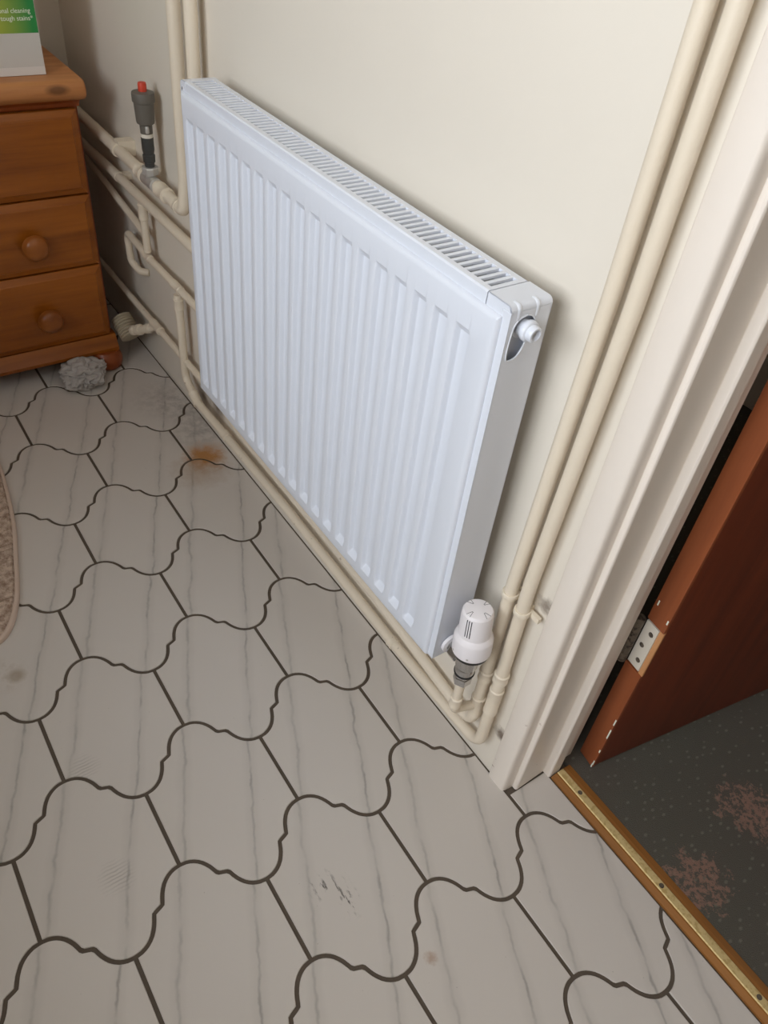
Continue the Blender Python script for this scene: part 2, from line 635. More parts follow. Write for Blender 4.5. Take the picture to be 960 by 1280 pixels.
# hall beyond the doorway
HX0, HX1, HY1 = -0.55, 1.75, 1.45
struct(MB().box(HX0 - 0.1, HX0, WALL_T, HY1, -0.03, ROOM_H).build('wall_hall_left', 'hall_paint'), 'hall wall behind the open door', 'wall')
struct(MB().box(HX1, HX1 + 0.1, WALL_T, HY1, -0.03, ROOM_H).build('wall_hall_right', 'hall_paint'), 'hall wall far right of the doorway', 'wall')
struct(MB().box(HX0 - 0.1, HX1 + 0.1, HY1, HY1 + 0.1, -0.03, ROOM_H).build('wall_hall_back', 'hall_paint'), 'hall wall facing the doorway', 'wall')
struct(MB().box(HX0 - 0.1, HX1 + 0.1, WALL_T, HY1 + 0.1, ROOM_H, ROOM_H + 0.08).build('ceiling_hall', 'hall_paint'), 'ceiling of the hall', 'ceiling')

# ------------------------------------------------------------------ tiled floor
GAP_Z = -0.0022
floor_ob = MB().box(ROOM_X0 - 0.1, ROOM_X1 + 0.1, ROOM_Y0 - 0.1, 0.125, -0.03, GAP_Z).build('floor', 'grout')
struct(floor_ob, 'off-white wavy-edged ceramic tile floor with dark brown grout', 'floor')
TX0, TY0, TP, TH, TW = -0.217047, -0.629760, 0.225534, 0.088600, 0.21
TA = -0.005243
CURVE = [(0.0, 0.0), (0.0012, 0.0105), (0.0058, 0.0212), (0.0140, 0.0308), (0.0258, 0.0385), (0.0372, 0.0432), (0.0412, 0.0449),
         (0.0426, 0.0480)]
CURVE = CURVE + [(0.0886 - a, 0.105 - b) for a, b in CURVE[::-1]]


def catmull(pts, k=3):
    out = []
    n = len(pts)
    for i in range(n - 1):
        p0, p1, p2, p3 = pts[max(i - 1, 0)], pts[i], pts[i + 1], pts[min(i + 2, n - 1)]
        for j in range(k):
            t_ = j / k
            out.append(tuple(0.5 * ((2 * p1[d]) + (-p0[d] + p2[d]) * t_ + (2 * p0[d] - 5 * p1[d] + 4 * p2[d] - p3[d]) * t_ * t_
                                    + (-p0[d] + 3 * p1[d] - 3 * p2[d] + p3[d]) * t_ ** 3) for d in (0, 1)))
    out.append(pts[-1])
    return out


CV = catmull(CURVE, 2)
# outline of one tile, local to its centre, starting at the node on its -x end
cxo = (TP + TH) / 2
up = [(x - cxo, y) for x, y in CV]                                # node B -> A, +y side
far_up = [(TP - cxo + x, 0.105 - y) for x, y in CV]               # +y side back to the centre line
outline = up + far_up                                             # along +y side, from -x end to +x end
outline = outline + [(x, -y) for x, y in outline[::-1]][1:-1]


def inset(poly, d):
    n = len(poly)
    area2 = sum(poly[i][0] * poly[(i + 1) % n][1] - poly[(i + 1) % n][0] * poly[i][1] for i in range(n))
    s = 1 if area2 > 0 else -1
    out = []
    for i in range(n):
        a, b, c = Vector(poly[i - 1]), Vector(poly[i]), Vector(poly[(i + 1) % n])
        e1, e2 = (b - a), (c - b)
        if e1.length < 1e-7:
            e1 = e2
        if e2.length < 1e-7:
            e2 = e1
        n1 = Vector((-e1.y, e1.x)).normalized() * s
        n2 = Vector((-e2.y, e2.x)).normalized() * s
        nn = (n1 + n2)
        if nn.length < 1e-6:
            nn = n1
        nn.normalize()
        k = 1 / max(0.5, nn.dot(n1))
        out.append(tuple(b + nn * d * k))
    return out


def clip(poly, nx, ny, c):
    """keep nx*x + ny*y <= c"""
    out = []
    n = len(poly)
    for i in range(n):
        a, b = poly[i], poly[(i + 1) % n]
        da, db = nx * a[0] + ny * a[1] - c, nx * b[0] + ny * b[1] - c
        if da <= 0:
            out.append(a)
        if (da < 0 < db) or (db < 0 < da):
            s = da / (da - db)
            out.append((a[0] + (b[0] - a[0]) * s, a[1] + (b[1] - a[1]) * s))
    res = []
    for q in out:
        if not res or (Vector(q) - Vector(res[-1])).length > 1e-5:
            res.append(q)
    if len(res) > 2 and (Vector(res[0]) - Vector(res[-1])).length < 1e-5:
        res.pop()
    return res


def parea(poly):
    n = len(poly)
    return abs(sum(poly[i][0] * poly[(i + 1) % n][1] - poly[(i + 1) % n][0] * poly[i][1] for i in range(n))) / 2


def thin(poly, dmin):
    """drop points that crowd together so that offsetting the outline cannot fold it"""
    out = []
    for q in poly:
        if not out or (Vector(q) - Vector(out[-1])).length >= dmin:
            out.append(q)
        elif abs(q[1]) > max(abs(out[-1][1]), 0.095):
            out[-1] = q            # keep the outer corner
    while len(out) > 3 and (Vector(out[0]) - Vector(out[-1])).length < dmin:
        out.pop()
    return out


OUT = thin(inset(outline, 0.0031), 0.0030)
BEV = 0.0010


def tile_mesh(polys):
    vs, fs = [], []
    for poly in polys:
        poly = thin(poly, 0.0024)
        n = len(poly)
        inn = inset(poly, BEV)
        inn2 = inset(poly, BEV * 0.4)
        o = len(vs)
        vs += [(x, y, -0.010) for x, y in poly] + [(x, y, -0.0013) for x, y in poly] + [(x, y, -0.0004) for x, y in inn2] + [(x, y, 0.0) for x, y in inn]
        for r in range(3):
            fs += [(o + r * n + i, o + r * n + (i + 1) % n, o + (r + 1) * n + (i + 1) % n, o + (r + 1) * n + i) for i in range(n)]
        fs.append(tuple(o + 3 * n + i for i in range(n)))
    me = bpy.data.meshes.new('tile')
    me.from_pydata(vs, [], fs)
    bm = bmesh.new()
    bm.from_mesh(me)
    bmesh.ops.recalc_face_normals(bm, faces=bm.faces)
    bm.to_mesh(me)
    bm.free()
    me.materials.append(MATS['tile_ceramic'])
    shade(me, 8)
    return me


FULL = tile_mesh([OUT])
ca, sa = math.cos(TA), math.sin(TA)
WALL_Y, DOOR_Y = -0.0035, 0.084
for c in range(-9, 9):
    for k in range(-16, 16):
        x = TX0 + c * TP + cxo
        y = TY0 + k * TW + c * TW / 2
        wx, wy = x * ca - (y + 0.0125) * sa, x * sa + (y + 0.0125) * ca - 0.0125
        if wx < ROOM_X0 - 0.16 or wx > ROOM_X1 + 0.16 or wy < -1.62 or wy > 0.24:
            continue
        wpoly = [(wx + a * ca - b * sa, wy + a * sa + b * ca) for a, b in OUT]
        xs, ys = [q[0] for q in wpoly], [q[1] for q in wpoly]
        inside = min(xs) > ROOM_X0 + 0.003 and max(xs) < ROOM_X1 - 0.003 and max(ys) < WALL_Y
        if inside:
            ob = bpy.data.objects.new('tile', FULL)
        else:
            pieces = []
            q = clip(clip(wpoly, -1, 0, -(ROOM_X0 + 0.003)), 1, 0, ROOM_X1 - 0.003)
            if len(q) > 2:
                a = clip(q, 0, 1, WALL_Y)
                b = clip(clip(clip(q, 0, 1, DOOR_Y), -1, 0, -(DOOR_X0 + 0.011)), 1, 0, DOOR_X1 - 0.011)
                if len(b) > 2 and parea(b) > 2e-4 and max(v[1] for v in b) > 0.0:
                    if len(a) > 2 and min(v[0] for v in a) >= DOOR_X0 + 0.011:
                        a = []
                    else:
                        b = clip(b, 0, -1, -WALL_Y)
                    pieces.append(b)
                if len(a) > 2 and parea(a) > 2e-4:
                    pieces.append(a)
            pieces = [pp for pp in pieces if len(pp) > 2 and parea(pp) > 1.5e-4]
            if not pieces:
                continue
            loc = [[((vx - wx) * ca + (vy - wy) * sa, -(vx - wx) * sa + (vy - wy) * ca) for vx, vy in pp] for pp in pieces]
            ob = bpy.data.objects.new('tile', tile_mesh(loc))
        COL.objects.link(ob)
        ob.parent = floor_ob
        ob.location = (wx, wy, random.uniform(-0.0002, 0.0002))
        ob.rotation_euler = (0, 0, TA)

# ------------------------------------------------------------------ door frame
# architrave profile in plan (x, y): flat board with a bead on the doorway side, turned to the room
AR = [(0.1415, 0.0), (0.1415, -0.006), (0.1440, -0.0080), (0.1745, -0.0080), (0.1770, -0.0070), (0.1788, -0.0045), (0.1800, 0.0), (0.1806, 0.006),
      (0.1810, 0.0140), (0.168, 0.0140), (0.168, 0.0)]
a_ob = MB().prism(AR, 2, 0.0, 2.09).build('trim_1', 'gloss_white', smooth=True)
struct(a_ob, 'cream painted architrave beside the vertical pipes, chipped at its foot', 'architrave')
MIR = [(DOOR_X0 + DOOR_X1 - x, y) for x, y in AR]
struct(MB().prism(MIR, 2, 0.0, 2.09).build('trim_2', 'gloss_white', smooth=True), 'cream painted architrave on the far side of the doorway', 'architrave')
HEAD = [(-0.0080, 2.0320), (-0.0080, 2.09), (0.0, 2.09), (0.0, 2.035), (0.02, 2.035), (0.02, 2.022), (0.004, 2.022)]
struct(MB().prism(HEAD, 0, 0.181, 0.984).build('trim_3', 'gloss_white'), 'cream painted architrave over the top of the doorway', 'architrave')
# lining with its rebate stop
m = MB()
LIN = [(0.168, 0.0142), (0.1865, 0.0142), (0.1895, 0.0152), (0.1905, 0.0180), (0.1885, 0.0815), (0.1945, 0.0815), (0.2010, 0.0815), (0.2035, 0.0838),
       (0.2035, 0.1075), (0.1900, 0.1075), (0.1900, 0.1500), (0.168, 0.1500)]
m.prism(LIN, 2, 0.0, 2.034)
m.prism([(DOOR_X0 + DOOR_X1 - x, y) for x, y in LIN], 2, 0.0, 2.034)
m.box(0.2035, 0.9615, 0.0142, 0.150, 2.015, 2.034)
struct(m.build('trim_4', 'gloss_white', bevel=0.0012), 'cream painted door lining with a raised stop', 'door frame')

# ------------------------------------------------------------------ door, hinged open into the hall
DC = Vector((0.2320, 0.1640, 0.0))
leaf = Vector((0.150, 0.9887, 0)).normalized()
thk = Vector((-leaf.y, leaf.x, 0))
D_W, D_T, D_Z0, D_Z1 = 0.76, 0.036, 0.008, 2.0
HZ0, HZ1 = 0.284, 0.382          # hinge height range
droot = thing('door_1', (DC.x, DC.y, 0.0), 'dark reddish brown wooden door standing open into the hall', 'door')
droot['kind'] = 'structure'


def dpt(a, b, z):
    return DC + leaf * a + thk * b + Vector((0, 0, z))


def dbox(a0, a1, b0, b1, z0, z1):
    vs = [dpt(a, b, z) for z in (z0, z1) for b in (b0, b1) for a in (a0, a1)]
    return MB().add(vs, [(0, 2, 3, 1), (4, 5, 7, 6), (0, 1, 5, 4), (2, 6, 7, 3), (0, 4, 6, 2), (1, 3, 7, 5)])


dbox(0.0012, D_W, 0.0012, D_T - 0.001, D_Z0, D_Z1).build('door_leaf', 'door_veneer', droot, bevel=0.001)
# lipping on the hinge edge, with a mortice for the hinge
lip = MB()
for (z0, z1) in ((D_Z0 - 0.0005, HZ0 - 0.004), (HZ1 + 0.004, D_Z1)):
    b_ = dbox(-0.004, 0.0020, 0.0, D_T, z0, z1)
    lip.add(b_.v, b_.f)
lip.build('edge_lipping', 'door_edge_wood', droot, bevel=0.0008)
dbox(-0.0012, 0.0018, 0.0, 0.0085, HZ0 - 0.004, HZ1 + 0.004).build('mortice_edge', 'raw_wood', droot)
hinge = dbox(-0.0028, 0.0016, 0.0088, 0.0345, HZ0, HZ1).build('hinge_plate', 'steel_plate', droot)
for i in range(3):
    zc = HZ0 + 0.018 + i * 0.031
    bb = 0.020 + (0.004 if i == 1 else -0.002)
    o = dpt(-0.0026, bb, zc)
    MB().lathe([(0.0046, 0.0), (0.0042, 0.0010), (0.0020, 0.0013)], o, -leaf, 14).build('screw', 'hinge_dark', hinge, smooth=True)
k = dpt(-0.0110, 0.0415, 0)
kn = MB()
for i in range(5):
    z0 = HZ0 - 0.002 + i * (HZ1 - HZ0 + 0.004) / 5
    kn.lathe([(0.0074, 0.0), (0.0086, 0.001), (0.0086, 0.0190), (0.0074, 0.0200)], (k.x, k.y, z0), (0, 0, 1), 16)
kn.build('hinge_knuckle', 'hinge_dark', droot, smooth=True)
# paint flecks and chips along the arris
for (a, b, z, s) in ((-0.0045, 0.0012, 0.022, 0.006), (-0.0045, 0.001, 0.115, 0.013), (-0.0045, 0.0012, 0.150, 0.008), (-0.0045, 0.001, 0.06, 0.004),
                     (-0.0045, 0.0300, 0.425, 0.005), (-0.0045, 0.0025, 0.41, 0.004), (-0.0045, 0.002, 0.012, 0.006)):
    dbox(a, a + 0.001, b - 0.0011, b + 0.0011, z - s, z + s).build('paint_chip', 'box_print_white', droot)

# ------------------------------------------------------------------ hall carpet and threshold
tag(MB().box(HX0, HX1, 0.128, HY1, -0.03, 0.003).build('hall_carpet', 'hall_carpet'),
    'dark green-grey hall carpet with pale specks and faded pink flowers', 'carpet')
troot = thing('threshold_bar', (0.60, 0.105, 0.0), 'brass threshold bar screwed to a brown strip across the doorway', 'threshold')
MB().prism([(0.0865, -0.004), (0.0865, 0.003), (0.0960, 0.0065), (0.1200, 0.0065), (0.1310, 0.0040), (0.1310, -0.004)], 0, 0.2055, 0.9595).build('base_strip', 'threshold_wood', troot)
MB().prism([(0.0985, 0.0066), (0.1000, 0.0084), (0.1120, 0.0084), (0.1135, 0.0066)], 0, 0.2060, 0.9590).build('brass_strip', 'brass', troot)
for sx in (0.2555, 0.4415, 0.63, 0.815):
    MB().lathe([(0.0042, 0.0), (0.0040, 0.0007), (0.0015, 0.0003)], (sx, 0.106, 0.0084), (0, 0, 1), 14).build('screw', 'hinge_dark', troot, smooth=True)

# ------------------------------------------------------------------ radiator
RX0, RX1 = -0.812, 0.031
RYF, RYB = -0.0965, -0.037
RZ0, RZ1 = 0.268, 0.8715
rad = thing('radiator', ((RX0 + RX1) / 2, -0.067, RZ0), 'white panel radiator with vertical ribs hung on the cream wall', 'radiator')


def smooth01(s):
    s = max(0.0, min(1.0, s))
    return s * s * (3 - 2 * s)


PX0, PX1, PZ0, PZ1 = RX0 + 0.010, 0.0200, RZ0, 0.8560
ch = [-0.0320 - 0.04087 * i for i in range(20)]
ZB, ZT = 0.2925, 0.8200
HW, SL, DEP = 0.0145, 0.0060, 0.0078
xl = {PX0, PX1}
for e_ in (0.0008, 0.002, 0.004, 0.007, 0.011):
    xl |= {PX0 + e_, PX1 - e_}
for c_ in ch:
    for s_ in range(11):
        xl |= {round(c_ - HW + SL * s_ / 10, 6), round(c_ + HW - SL * s_ / 10, 6)}
xl = sorted(q for q in xl if PX0 <= q <= PX1)
zl = {PZ0, PZ1, (ZB + ZT) / 2}
for e_ in (0.0008, 0.002, 0.004, 0.007):
    zl |= {PZ0 + e_, PZ1 - e_}
for s_ in range(6):
    zl |= {ZB + 0.011 * s_ / 5, ZT - 0.011 * s_ / 5}
zl = sorted(zl)
ch_sorted = sorted(ch)


def panel_y(x, z):
    e_ = min(x - PX0, PX1 - x, z - PZ0, PZ1 - z)
    r_ = 0.007
    y = -0.1035
    if e_ < r_:
        y += r_ - math.sqrt(max(0.0, r_ * r_ - (r_ - e_) ** 2))
    cc = min(ch_sorted, key=lambda q: abs(q - x))
    fx = smooth01((HW - abs(x - cc)) / SL)
    fz = max(0.0, min(1.0, min(z - ZB, ZT - z) / 0.011))
    return y + DEP * fx * fz


vs, fs = [], []
for z in zl:
    for x in xl:
        vs.append((x, panel_y(x, z), z))
nx = len(xl)
for j in range(len(zl) - 1):
    for i in range(nx - 1):
        fs.append((j * nx + i, j * nx + i + 1, (j + 1) * nx + i + 1, (j + 1) * nx + i))
# back skin so that the panel has thickness
o_ = len(vs)
vs += [(PX0, -0.082, PZ0), (PX1, -0.082, PZ0), (PX1, -0.082, PZ1), (PX0, -0.082, PZ1)]
fs.append((o_, o_ + 3, o_ + 2, o_ + 1))
fs.append(tuple(range(nx)) [::-1] + (o_, o_ + 1))
top = [(len(zl) - 1) * nx + i for i in range(nx)]
fs.append(tuple(top) + (o_ + 2, o_ + 3))
lft = [j * nx for j in range(len(zl))]
fs.append(tuple(lft) + (o_ + 3, o_))
rgt = [j * nx + nx - 1 for j in range(len(zl))]
fs.append(tuple(rgt[::-1]) + (o_ + 1, o_ + 2))
pm = MB()
pm.add(vs, fs)
fp = pm.build('front_panel', 'radiator_white', rad)
shade(fp.data, 24)

# rear panel and convector fins inside
MB().box(RX0 + 0.016, RX1 - 0.018, -0.052, RYB + 0.001, RZ0, 0.850).build('rear_panel', 'radiator_inner', rad, bevel=0.003)
fin = []
nf = 66
vs, fs = [], []
for i in range(nf + 1):
    x = RX0 + 0.02 + (RX1 - RX0 - 0.045) * i / nf
    y = -0.056 if i % 2 else -0.078
    vs += [(x, y, RZ0 + 0.04), (x, y, 0.838)]
fs = [(2 * i, 2 * i + 2, 2 * i + 3, 2 * i + 1) for i in range(nf)]
fm = MB()
fm.add(vs, fs)
fo = fm.build('convector_fin', 'radiator_inner', rad)
sm = fo.modifiers.new('thickness', 'SOLIDIFY')
sm.thickness = 0.0006

# top grille: frame with a front lip, and a bar between each pair of slots
GX0, GX1 = RX0 + 0.0205, -0.0105
SY0, SY1 = -0.0865, -0.0480
g = MB()
g.prism([(RYF, 0.8480), (RYF, RZ1 - 0.002), (RYF + 0.002, RZ1), (SY0, RZ1), (SY0, RZ1 - 0.004), (RYF + 0.0016, RZ1 - 0.004), (RYF + 0.0016, 0.8480)], 0, GX0, GX1)
g.prism([(SY1, RZ1), (RYB - 0.002, RZ1), (RYB, RZ1 - 0.002), (RYB, 0.848), (RYB - 0.0016, 0.848), (RYB - 0.0016, RZ1 - 0.004), (SY1, RZ1 - 0.004)], 0, GX0, GX1)
PITCH = 0.01215
s0 = GX1 - 0.0098
nsl = int((s0 - GX0 - 0.004) / PITCH) + 1
g.box(s0 + 0.0034, GX1, SY0, SY1, RZ1 - 0.004, RZ1)
g.box(GX0, s0 - (nsl - 1) * PITCH - 0.0034, SY0, SY1, RZ1 - 0.004, RZ1)
grille = g.build('top_grille', 'radiator_white', rad)
bar = MB().prism([(-0.0027, -0.0035), (-0.0027, -0.0006), (-0.0018, 0.0), (0.0018, 0.0), (0.0027, -0.0006), (0.0027, -0.0035)], 1, SY0, SY1).mesh('grille_bar')
# prism gives (x, y, z) with y extruded
bar.materials.append(MATS['radiator_white'])
for i in range(nsl - 1):
    ob = bpy.data.objects.new('grille_bar', bar)
    COL.objects.link(ob)
    ob.location = (s0 - (i + 0.5) * PITCH, 0, RZ1)
    put(ob, grille)


def fill_with_hole(outer, hole, x, thick):
    """plate in the y-z plane with a hole, given thickness along x"""
    bm = bmesh.new()
    loops = []
    for poly in (outer, hole):
        if not poly:
            continue
        vv = [bm.verts.new((x, a, b)) for a, b in poly]
        loops += [bm.edges.new((vv[i], vv[(i + 1) % len(vv)])) for i in range(len(vv))]
    bmesh.ops.triangle_fill(bm, use_beauty=True, use_dissolve=False, edges=loops)
    ret = bmesh.ops.extrude_face_region(bm, geom=list(bm.faces))
    for v in [q for q in ret['geom'] if isinstance(q, bmesh.types.BMVert)]:
        v.co.x += thick
    bmesh.ops.recalc_face_normals(bm, faces=bm.faces)
    return bm


def rounded(poly_pts, r, k=5):
    out = []
    n = len(poly_pts)
    for i in range(n):
        a, b, c = Vector(poly_pts[i - 1]), Vector(poly_pts[i]), Vector(poly_pts[(i + 1) % n])
        p1 = b + (a - b).normalized() * r
        p2 = b + (c - b).normalized() * r
        for j in range(k + 1):
            s = j / k
            out.append(tuple(p1 * (1 - s) ** 2 + b * 2 * s * (1 - s) + p2 * s * s))
    return out


HOLE = [(-0.0721, 0.8580), (-0.0640, 0.8555), (-0.0580, 0.8490), (-0.0565, 0.8400), (-0.0600, 0.8310), (-0.0650, 0.8245), (-0.0678, 0.8160), (-0.0730, 0.8075),
        (-0.0800, 0.8040), (-0.0880, 0.8045), (-0.0905, 0.8100), (-0.0910, 0.8200), (-0.0905, 0.8300), (-0.0895, 0.8400), (-0.0880, 0.8480), (-0.0820, 0.8550)]
HOLE = catmull(HOLE + [HOLE[0]], 3)[:-1]
for side in (0, 1):
    X = RX1 if side else RX0
    inw = -1 if side else 1
    CR = 0.0075
    outer = [(RYF, RZ0), (RYB, RZ0), (RYB, RZ1 - CR), (RYF, RZ1 - CR)]
    hole = HOLE if side else None
    bm = fill_with_hole(outer, hole, X, inw * 0.0014)
    me = bpy.data.meshes.new('side_panel')
    bm.to_mesh(me)
    bm.free()
    sp = bpy.data.objects.new('side_panel', me)
    COL.objects.link(sp)
    me.materials.append(MATS['radiator_white'])
    put(sp, rad)
    # returns of the side panel: front lip, top lip, rear lip
    w_ = 0.040 if side else 0.020
    e = MB()
    x0, x1 = (X - 0.0135, X) if side else (X, X + 0.0135)
    e.box(x0, x1, RYF - 0.0004, RYF + 0.0014, RZ0, RZ1 - CR)
    e.box(x0, x1, RYB - 0.0014, RYB + 0.0004, RZ0, RZ1 - CR)
    # rounded shoulder running over the top, front to back
    sg = 1 if side else -1
    arc = [(X - sg * (CR - CR * math.cos(q * math.pi / 12)), RZ1 - CR + CR * math.sin(q * math.pi / 12)) for q in range(7)]
    arc_in = [(X - sg * (CR - (CR - 0.0014) * math.cos(q * math.pi / 12)), RZ1 - CR + (CR - 0.0014) * math.sin(q * math.pi / 12)) for q in range(7)]
    e.prism(arc + [(X - sg * w_, RZ1), (X - sg * w_, RZ1 - 0.0014)] + arc_in[::-1], 1, RYF - 0.0004, RYB + 0.0004)
    fr_ = [(X, RZ1 - CR)] + arc[1:] + [(X - sg * w_, RZ1), (X - sg * w_, RZ1 - 0.022), (X - sg * 0.0136, RZ1 - 0.022), (X - sg * 0.0136, RZ1 - CR)]
    e.prism(fr_, 1, RYF - 0.0004, RYF + 0.0012)
    e.build('side_lip', 'radiator_white', sp, smooth=True, bevel=0.0009)
    if side:
        # pressed flutes over the shoulder and raised rim round the opening
        for yy in (-0.0845, -0.0575):
            r = MB()
            r.tube([(X - 0.0105, yy, RZ1 - 0.0036), (X - 0.0035, yy, RZ1 - 0.0036), (X - 0.0038, yy, RZ1 - 0.017)], 0.0046, 0.006, 14)
            r.build('flute', 'radiator_white', sp, smooth=True)
        rim = MB()
        ring = [(X - 0.0003, a, b) for a, b in HOLE]
        rim.tube(ring + [ring[0], ring[1]], 0.0012, 0.002, 8)
        rim.build('rim', 'radiator_white', sp, smooth=True)
# blanking plug in the top tapping
pl = MB()
pl.lathe([(0.0150, -0.020), (0.0150, 0.0), (0.0140, 0.001)], (0.0225, -0.0690, 0.8400), (1, 0, 0), 28)
pl.build('tapping_boss', 'radiator_white', rad, smooth=True)
pl = MB()
pl.lathe([(0.0100, 0.0), (0.0102, 0.008), (0.0116, 0.0085), (0.0124, 0.010), (0.0124, 0.0145), (0.0112, 0.0160), (0.0098, 0.0165), (0.0095, 0.0225), (0.0084, 0.0240), (0.0062, 0.0240), (0.0052, 0.018)],
         (0.0250, -0.0705, 0.8415), (1, 0, 0), 28)
plug = pl.build('blanking_plug', 'radiator_white', rad, smooth=True)
MB().lathe([(0.0050, 0.0), (0.0048, 0.0012)], (0.0426, -0.0705, 0.8415), (1, 0, 0), 18).build('bleed_screw', 'nickel_dull', plug, smooth=True)
# disc painting in the shade of a punched hole, top cover lip's far end
MB().lathe([(0.0024, 0.0), (0.0022, 0.0004)], (RX0 + 0.007, RYF, RZ1 - 0.013), (0, -1, 0), 12).build('hole_shade_disc', 'void_shade', rad, smooth=True)
MB().box(0.0185, 0.0200, RYF + 0.003, RYB - 0.003, RZ0 + 0.01, RZ1 - 0.012).build('inner_end_plate', 'radiator_white', rad)
# wall brackets behind
for bx_ in (-0.70, -0.09):
    MB().box(bx_ - 0.012, bx_ + 0.012, RYB - 0.002, -0.0002, 0.33, 0.80).build('wall_bracket', 'radiator_inner', rad)

# ------------------------------------------------------------------ thermostatic radiator valve
VX, VY = 0.0760, -0.0680
vroot = thing('radiator_valve', (VX, VY, 0.205), 'white thermostatic radiator valve on a chrome body at the radiator foot', 'valve')
hax = Vector((-0.085, 0.0, 1.0)).normalized()
hb = Vector((VX + 0.002, VY, 0.3260))
head = MB()
head.lathe([(0.0210, 0.000), (0.0280, 0.0005), (0.0297, 0.003), (0.0300, 0.010), (0.0298, 0.030), (0.0288, 0.0335), (0.0262, 0.0375), (0.0247, 0.0400), (0.0243, 0.044), (0.0238, 0.076), (0.0230, 0.0820),
            (0.0205, 0.0858), (0.0130, 0.0872), (0.0010, 0.0874)], hb, hax, 40)
head_o = head.build('valve_head', 'white_plastic', vroot)
shade(head_o.data, 22)
tmp_e1 = hax.cross(Vector((0, 1, 0))).normalized()      # roughly +-x
ex = Vector((1, 0, 0)) - hax * hax.x
ex.normalize()
ey = hax.cross(ex).normalized()


def on_head(ang, r, h):
    return hb + hax * h + (ex * math.cos(ang) + ey * math.sin(ang)) * r


view_ang = math.atan2(cam.location.y - VY, cam.location.x - VX)
# printed triple lines on the flank facing the room, and tick marks on the crown
for j in range(3):
    a = view_ang - 0.33 + (j - 1) * 0.155
    mk = MB()
    mk.tube([on_head(a, 0.0242, 0.047), on_head(a, 0.0235, 0.080)], 0.00075, 0.001, 6)
    mk.build('printed_line', 'dark_plastic', head_o)
for (ac, spread) in ((view_ang - 0.6, 0.10), (view_ang + 1.0, 0.12), (view_ang + 2.6, 0.09), (view_ang - 2.2, 0.1)):
    for j in (-1, 1):
        mk = MB()
        mk.tube([on_head(ac + j * spread * 0.5, 0.0115, 0.0873), on_head(ac + j * spread * 1.7, 0.0208, 0.0855)], 0.00045, 0.001, 6)
        mk.build('tick_mark', 'dark_plastic', head_o)
for a in (view_ang - 0.05, view_ang - 1.0):
    o = on_head(a, 0.0298, 0.0085)
    MB().lathe([(0.0019, 0.0), (0.0015, 0.0008)], o, (ex * math.cos(a) + ey * math.sin(a)), 10).build('dimple', 'nickel_dull', head_o, smooth=True)
c = MB()
c.lathe([(0.0230, -0.0065), (0.0268, -0.0055), (0.0282, 0.0012), (0.0200, 0.0022)], hb, hax, 32)
c.build('collar', 'dark_plastic', vroot, smooth=True)
b_ = MB()
b_.lathe([(0.0135, 0.270), (0.0155, 0.272), (0.0155, 0.284), (0.0145, 0.286), (0.0175, 0.289), (0.0185, 0.322)], (VX, VY, 0), (0, 0, 1), 28)
b_.build('valve_body', 'chrome', vroot, smooth=True)
nut = MB()
nut.lathe([(0.0125, 0.244), (0.0150, 0.246), (0.0150, 0.260), (0.0138, 0.262), (0.0128, 0.270)], (VX, VY, 0), (0, 0, 1), 6)
nut.build('compression_nut', 'chrome', vroot, bevel=0.0008)
MB().lathe([(0.0138, 0.2685), (0.0165, 0.2695), (0.0165, 0.2720), (0.0138, 0.273)], (VX, VY, 0), (0, 0, 1), 28).build('seal_ring', 'dark_plastic', vroot, smooth=True)
tl = MB()
tl.lathe([(0.0115, 0.0), (0.0115, 0.012), (0.0150, 0.0125), (0.0158, 0.014), (0.0158, 0.028), (0.0120, 0.030), (0.0120, 0.040)], (0.0320, VY, 0.2940), (1, 0, 0), 8)
tl.build('union_nut', 'chrome', vroot, bevel=0.0008)
rg = MB()
rg.lathe([(0.0130, 0.0), (0.0170, 0.001), (0.0170, 0.006), (0.0130, 0.0075)], (0.0320, VY, 0.2940), (1, 0, 0), 24)
rg.build('tail_collar', 'white_plastic', vroot, smooth=True)

# ------------------------------------------------------------------ pipes on the right
PY = -0.0200


def ring(root, p_, axis, r, length, name='coupling', mat='pipe_paint'):
    h = length / 2
    mb = MB()
    mb.lathe([(r * 0.86, -h - 0.0015), (r, -h), (r, -h + 0.003), (r * 0.955, -h + 0.0045), (r * 0.955, h - 0.0045), (r, h - 0.003), (r, h), (r * 0.86, h + 0.0015)], p_, axis, 20)
    return mb.build(name, mat, root, smooth=True)


RP = 0.0101
pL = thing('heating_pipe', (0.08, PY, 0.095), 'cream painted vertical pipe nearest the radiator, turning left to feed the valve', 'pipe', 'cream painted heating pipes')
MB().tube([(0.0905, PY, 2.34), (0.0900, PY, 0.90), (0.0800, PY, 0.45), (0.0815, PY, 0.20), (0.0815, PY, 0.0985), (0.0300, PY, 0.0990), (-0.2200, PY, 0.1240), (-0.78, PY, 0.1300), (-0.8600, -0.0265, 0.1630)], RP, 0.026, 16).build('pipe_run', 'pipe_paint', pL, smooth=True)
ring(pL, (0.0815, PY, 0.235), (0, 0, 1), 0.0124, 0.020)
ring(pL, (0.0820, PY, 0.150), (0, 0, 1), 0.0126, 0.048, 'tee')
MB().tube([(0.0820, PY, 0.152), (0.0762, -0.048, 0.158), (VX, VY, 0.166), (VX, VY, 0.246)], 0.0080, 0.016, 14).build('branch', 'pipe_paint', pL, smooth=True)
ring(pL, (VX, VY, 0.190), (0, 0, 1), 0.0105, 0.020, 'socket')

